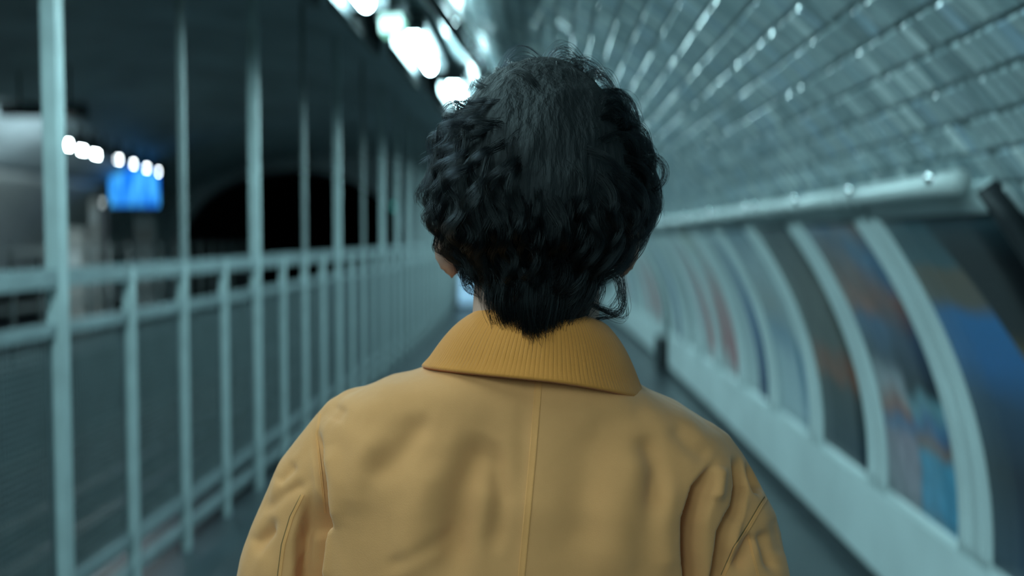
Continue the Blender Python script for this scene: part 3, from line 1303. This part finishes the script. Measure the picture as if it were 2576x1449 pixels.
# ---- trousers and shoes
m = MB()
m.ell((O.x - .03, O.y + .02, hipz + .02), (.182, .125, .15), 28, 16)
for hp, kn, an in LEG:
    m.cap(hp + Vector((0, 0, -.02)), kn, .100, .080, 20)
    m.cap(kn, an + Vector((0, 0, .03)), .080, .072, 20)
tme = remesh(m, .010, 8, .5)
tro = link('trousers', tme, M_trouser, person, True)
tag(tro, 'dark navy trousers')
for hp, kn, an in LEG:
    m = MB()
    m.ell((an.x, an.y + .05, .045), (.046, .135, .045), 24, 14)
    m.ell((an.x, an.y - .03, .07), (.042, .055, .06), 20, 12)
    m.box(an.x - .047, an.x + .047, an.y - .09, an.y + .18, 0, .02, False)
    sh = link('shoe', remesh(m, .006, 4, .5), M_shoe, person, True)
    tag(sh, 'black leather shoe')

# ------------------------------------------------------------------ hair
def hair_mat(name):
    m = bpy.data.materials.new(name)
    m.use_nodes = True
    nt = m.node_tree
    b = nt.nodes['Principled BSDF']
    out = nt.nodes['Material Output']
    h = nt.nodes.new('ShaderNodeBsdfHairPrincipled')
    h.parametrization = 'COLOR'
    h.inputs['Color'].default_value = (.0008, .0009, .0012, 1)
    h.inputs['Roughness'].default_value = .26
    h.inputs['IOR'].default_value = 1.33
    h.inputs['Radial Roughness'].default_value = .45
    h.inputs['Coat'].default_value = .0
    nt.links.new(h.outputs[0], out.inputs['Surface'])
    nt.nodes.remove(b)
    return m


M_hair = hair_mat('black_hair')
M_under = mat('hair_undercoat', (.0015, .0015, .002), .75, .3, 90, .6, 140, stretch=(1, 1, .25))


def nzv(p, sc, sd):
    return noise.noise(Vector((p[0] * sc + sd, p[1] * sc + sd * 1.7, p[2] * sc - sd)))


# undercoat: a lumpy cap over the skull and down the nape
mb = MB()
mb.ell(H + Vector((0, -.004, .008)), (SK.x + .012, SK.y + .010, SK.z + .010), 40, 26)
mb.ell(H + Vector((0, -.030, -.055)), (.064, .062, .072), 28, 18)
mb.ell(H + Vector((.004, -.040, -.105)), (.050, .036, .040), 24, 14)
ume = remesh(mb, .005, 6, .5)
V = co(ume)
N = vnorm(ume)
disp = np.array([nzv(p, 30, 3) * .004 + nzv(p, 70, 9) * .002 for p in V])
V = V + N * disp[:, None]
# leave the face free: pull the front in under the skin
rel = V - np.array(H)
face = (rel[:, 1] > .045) & (rel[:, 2] < .055)
V[face] = np.array(H) + rel[face] * .55
side = (rel[:, 1] > .035) & (rel[:, 2] < -.01)
V[side] = np.array(H) + rel[side] * np.array([.72, .8, .8])
set_co(ume, V)
hair = link('hair', ume, M_under, person, True)
tag(hair, 'thick dark wavy hair')

WH = Vector((.008, -.085, .038))                        # whorl, relative to the skull centre
SKn = np.array(SK)


def guide(root, length, layer, npt=16, flick=0.0, curl=1.0, seed=0):
    p = np.array(root, float)
    pts = [p.copy()]
    step = length / (npt - 1)
    ph = rng.uniform(0, 6.28)
    lam = rng.uniform(.042, .075)
    amp = rng.uniform(.003, .0085) * curl
    base = [p.copy()]
    frames = []
    for k_ in range(1, npt):
        t = k_ / (npt - 1)
        n_ = p / SKn ** 2
        n_ /= np.linalg.norm(n_)
        away = p - np.array(WH)
        away = away - n_ * (away @ n_)
        dl = np.linalg.norm(away)
        away = away / max(dl, 1e-5)
        swirl = np.cross(n_, away) * .9 * math.exp(-dl / .07)
        grav = np.array([0, 0, -1.0])
        grav = grav - n_ * (grav @ n_) * .8
        up = max(0, p[2] - .02) / .1
        fl = away * (1.0) + swirl + grav * (.55 + .9 * t - .45 * up)
        fl += np.array([nzv(p, 14, 11 + seed), nzv(p, 14, 23 + seed), nzv(p, 14, 37 + seed)]) * .75
        if p[2] > -.06:
            fl = fl - n_ * (fl @ n_)
        fl /= np.linalg.norm(fl)
        p = p + fl * step
        if p[2] > -.065:
            rho = np.linalg.norm(p / SKn)
            sm_ = min(1, t * 2.2)
            sm_ = sm_ * sm_ * (3 - 2 * sm_)
            tgt = 1.02 + layer * (.37 + .10 * min(1, max(0, abs(p[0]) / .08)) - .29 * min(1, max(0, p[2] - .03) / .08) - .20 * min(1, max(0, -.035 - p[2]) / .03)) * sm_
            p = p * (1 + (tgt / rho - 1) * .6)
        else:
            # nape: hangs and closes in on the neck
            p[0] -= p[0] * .045
            p[1] += (-.075 - .02 * layer - p[1]) * .06
        base.append(p.copy())
        frames.append((fl, n_))
    frames = [frames[0]] + frames
    out = []
    for k_, (b_, (fl, n_)) in enumerate(zip(base, frames)):
        t = k_ / (npt - 1)
        bi = np.cross(fl, n_)
        bi /= max(np.linalg.norm(bi), 1e-6)
        a_ = amp * min(1, t * 1.8)
        s_ = t * length / lam * 6.283 + ph
        q = b_ + bi * math.sin(s_) * a_ + n_ * (math.cos(s_) * a_ * .8 + flick * max(0, t - .55) ** 2 * 4)
        out.append(q)
    return np.array(out)


def in_hair(d):
    x, y, z = d
    if y > .55 and z < .45:
        return False
    if y > -.05 and z < -.12 and abs(x) > .4:
        return False
    if y > .15 and z < .15:
        return False
    if z < -.82:
        return False
    return True


NG, NP = 560, 18
roots = []
i = 0
while len(roots) < NG:
    # golden spiral over the sphere, jittered
    kk = i % 900
    z = 1 - 2 * (kk + .5) / 900
    a = kk * 2.399963 + rng.normal(0, .05)
    r_ = math.sqrt(1 - z * z)
    d = np.array([r_ * math.cos(a), r_ * math.sin(a), z]) + rng.normal(0, .03, 3)
    d /= np.linalg.norm(d)
    i += 1
    if in_hair(d):
        roots.append(d)
strands = []
for gi, d in enumerate(roots):
    root = d * SKn
    layer = rng.uniform(.35, 1.0) ** .8
    ln = rng.uniform(.085, .150)
    if d[2] < -.3:
        ln = rng.uniform(.055, .085)
        layer *= .7
    top = d[2] > .55
    if top:
        ln = rng.uniform(.07, .11)
    side_ = abs(d[0]) > .6
    g = guide(root, ln, layer, NP, flick=(.006 if rng.random() < .25 else 0) + (.004 if top else 0), curl=1.35 if (top or side_) else 1.2, seed=0)
    ns = 34
    w0 = rng.uniform(.005, .009)
    t = np.linspace(0, 1, NP)
    for q in range(ns):
        off = rng.normal(0, 1, 3)
        off *= w0 * rng.random() ** .5 / max(np.linalg.norm(off), 1e-6)
        env = (1 - .80 * t ** .9) + .06 * t
        lead = rng.normal(0, .0012, 3)
        jitter = np.cumsum(rng.normal(0, .00022, (NP, 3)), axis=0)
        s_ = g + off * env[:, None] + lead * t[:, None] + jitter
        cut = rng.uniform(.82, 1.0)
        tt = t * cut
        s_ = np.stack([np.interp(tt, t, s_[:, j]) for j in range(3)], 1)
        strands.append(s_)


LOOPN = 1.0


def loop_strands(p0, p1, bulge, n, spread, turns=0.0, rad=.0):
    """loose curls that stand away from the outline"""
    p0 = np.array(p0)
    p1 = np.array(p1)
    b_ = np.array(bulge)
    t = np.linspace(0, 1, NP)
    for _ in range(int(n * LOOPN)):
        o_ = rng.normal(0, spread, 3)
        e_ = rng.normal(0, spread * 1.3, 3)
        k_ = rng.uniform(.75, 1.2)
        c_ = p0 + np.outer(t, p1 - p0) + np.outer(np.sin(t * math.pi) * k_, b_) + np.outer(1 - t, o_) + np.outer(t, e_)
        if turns:
            c_ = c_ + np.stack([np.cos(t * turns * 6.28), np.zeros(NP), np.sin(t * turns * 6.28)], 1) * rad * t[:, None]
        strands.append(c_)


def hp(px, py, y=.985):
    return np.array(P(px, py, y) - H)


LOOPN = 2.2
# loose curls on the crown, at the sides and at the nape
loop_strands(hp(1425, 225), hp(1235, 225), (-.006, 0, .036), 12, .0016)
loop_strands(hp(1330, 230), hp(1255, 250), (-.004, 0, .030), 10, .0018)
loop_strands(hp(1440, 220), hp(1270, 235), (-.002, 0, .022), 10, .002)
loop_strands(hp(1340, 230), hp(1490, 205), (.0, 0, .034), 26, .0028)
loop_strands(hp(1380, 210), hp(1540, 235), (.004, 0, .026), 20, .0028)
loop_strands(hp(1400, 240), hp(1560, 280), (.012, 0, .028), 22, .0025)
loop_strands(hp(1480, 240), hp(1610, 350), (.014, 0, .018), 18, .0022)
loop_strands(hp(1580, 330), hp(1640, 470), (.012, 0, .008), 12, .0018)
loop_strands(hp(1590, 400), hp(1640, 540), (.010, 0, -.002), 16, .0022)
loop_strands(hp(1600, 480), hp(1600, 600), (.012, 0, .0), 30, .003)
loop_strands(hp(1330, 270), hp(1190, 290), (-.010, 0, .014), 14, .0022)
loop_strands(hp(1200, 300), hp(1095, 400), (-.008, 0, .010), 16, .0022)
loop_strands(hp(1110, 400), hp(1085, 540), (-.008, 0, .0), 18, .0022)
loop_strands(hp(1100, 500), hp(1120, 630), (-.006, 0, .0), 12, .002)
loop_strands(hp(1480, 760, .95), hp(1555, 700, .95), (.018, 0, -.022), 22, .0022)
loop_strands(hp(1500, 800, .95), hp(1565, 690, .95), (.012, 0, -.012), 10, .0018)
loop_strands(hp(1520, 680, .96), hp(1535, 770, .95), (.014, 0, .004), 10, .0018)
loop_strands(hp(1215, 640, .95), hp(1195, 730, .95), (-.012, 0, -.004), 12, .0018)
loop_strands(hp(1230, 660, .95), hp(1165, 715, .95), (-.004, 0, -.008), 8, .0015)
LOOPN = 1.0
# nape fringe ending in a blunt point over the collar
for q in range(150):
    x0 = rng.uniform(1232, 1500)
    f_ = (x0 - 1350) / 150
    y1 = 848 - 55 * abs(f_) ** 1.6 + rng.normal(0, 14) - (10 if f_ > 0 else 0)
    a = hp(x0, 660 + rng.uniform(-30, 30), .905 + .03 * abs(f_))
    b_ = hp(1345 + (x0 - 1350) * .78 + rng.normal(0, 8), y1, .900 + .03 * abs(f_))
    loop_strands(a, b_, (rng.normal(0, .006), -.006, 0), 16, .0022, rng.uniform(.3, .9), .0022)

A = np.array(strands, dtype=np.float32) + np.array(H, dtype=np.float32)
cv = bpy.data.hair_curves.new('hair_strands')
cv.add_curves([NP] * len(A))
cv.position_data.foreach_set('vector', A.reshape(-1))
ra = cv.attributes.get('radius') or cv.attributes.new('radius', 'FLOAT', 'POINT')
rad = np.tile(np.linspace(.00019, .00007, NP), (len(A), 1)).astype(np.float32)
ra.data.foreach_set('value', rad.reshape(-1))
cv.materials.append(M_hair)
ho = bpy.data.objects.new('hair_strands', cv)
COL.objects.link(ho)
ho.parent = hair
ho['kind'] = 'stuff'
print('strands', len(A), 'tiles', len(tiles))
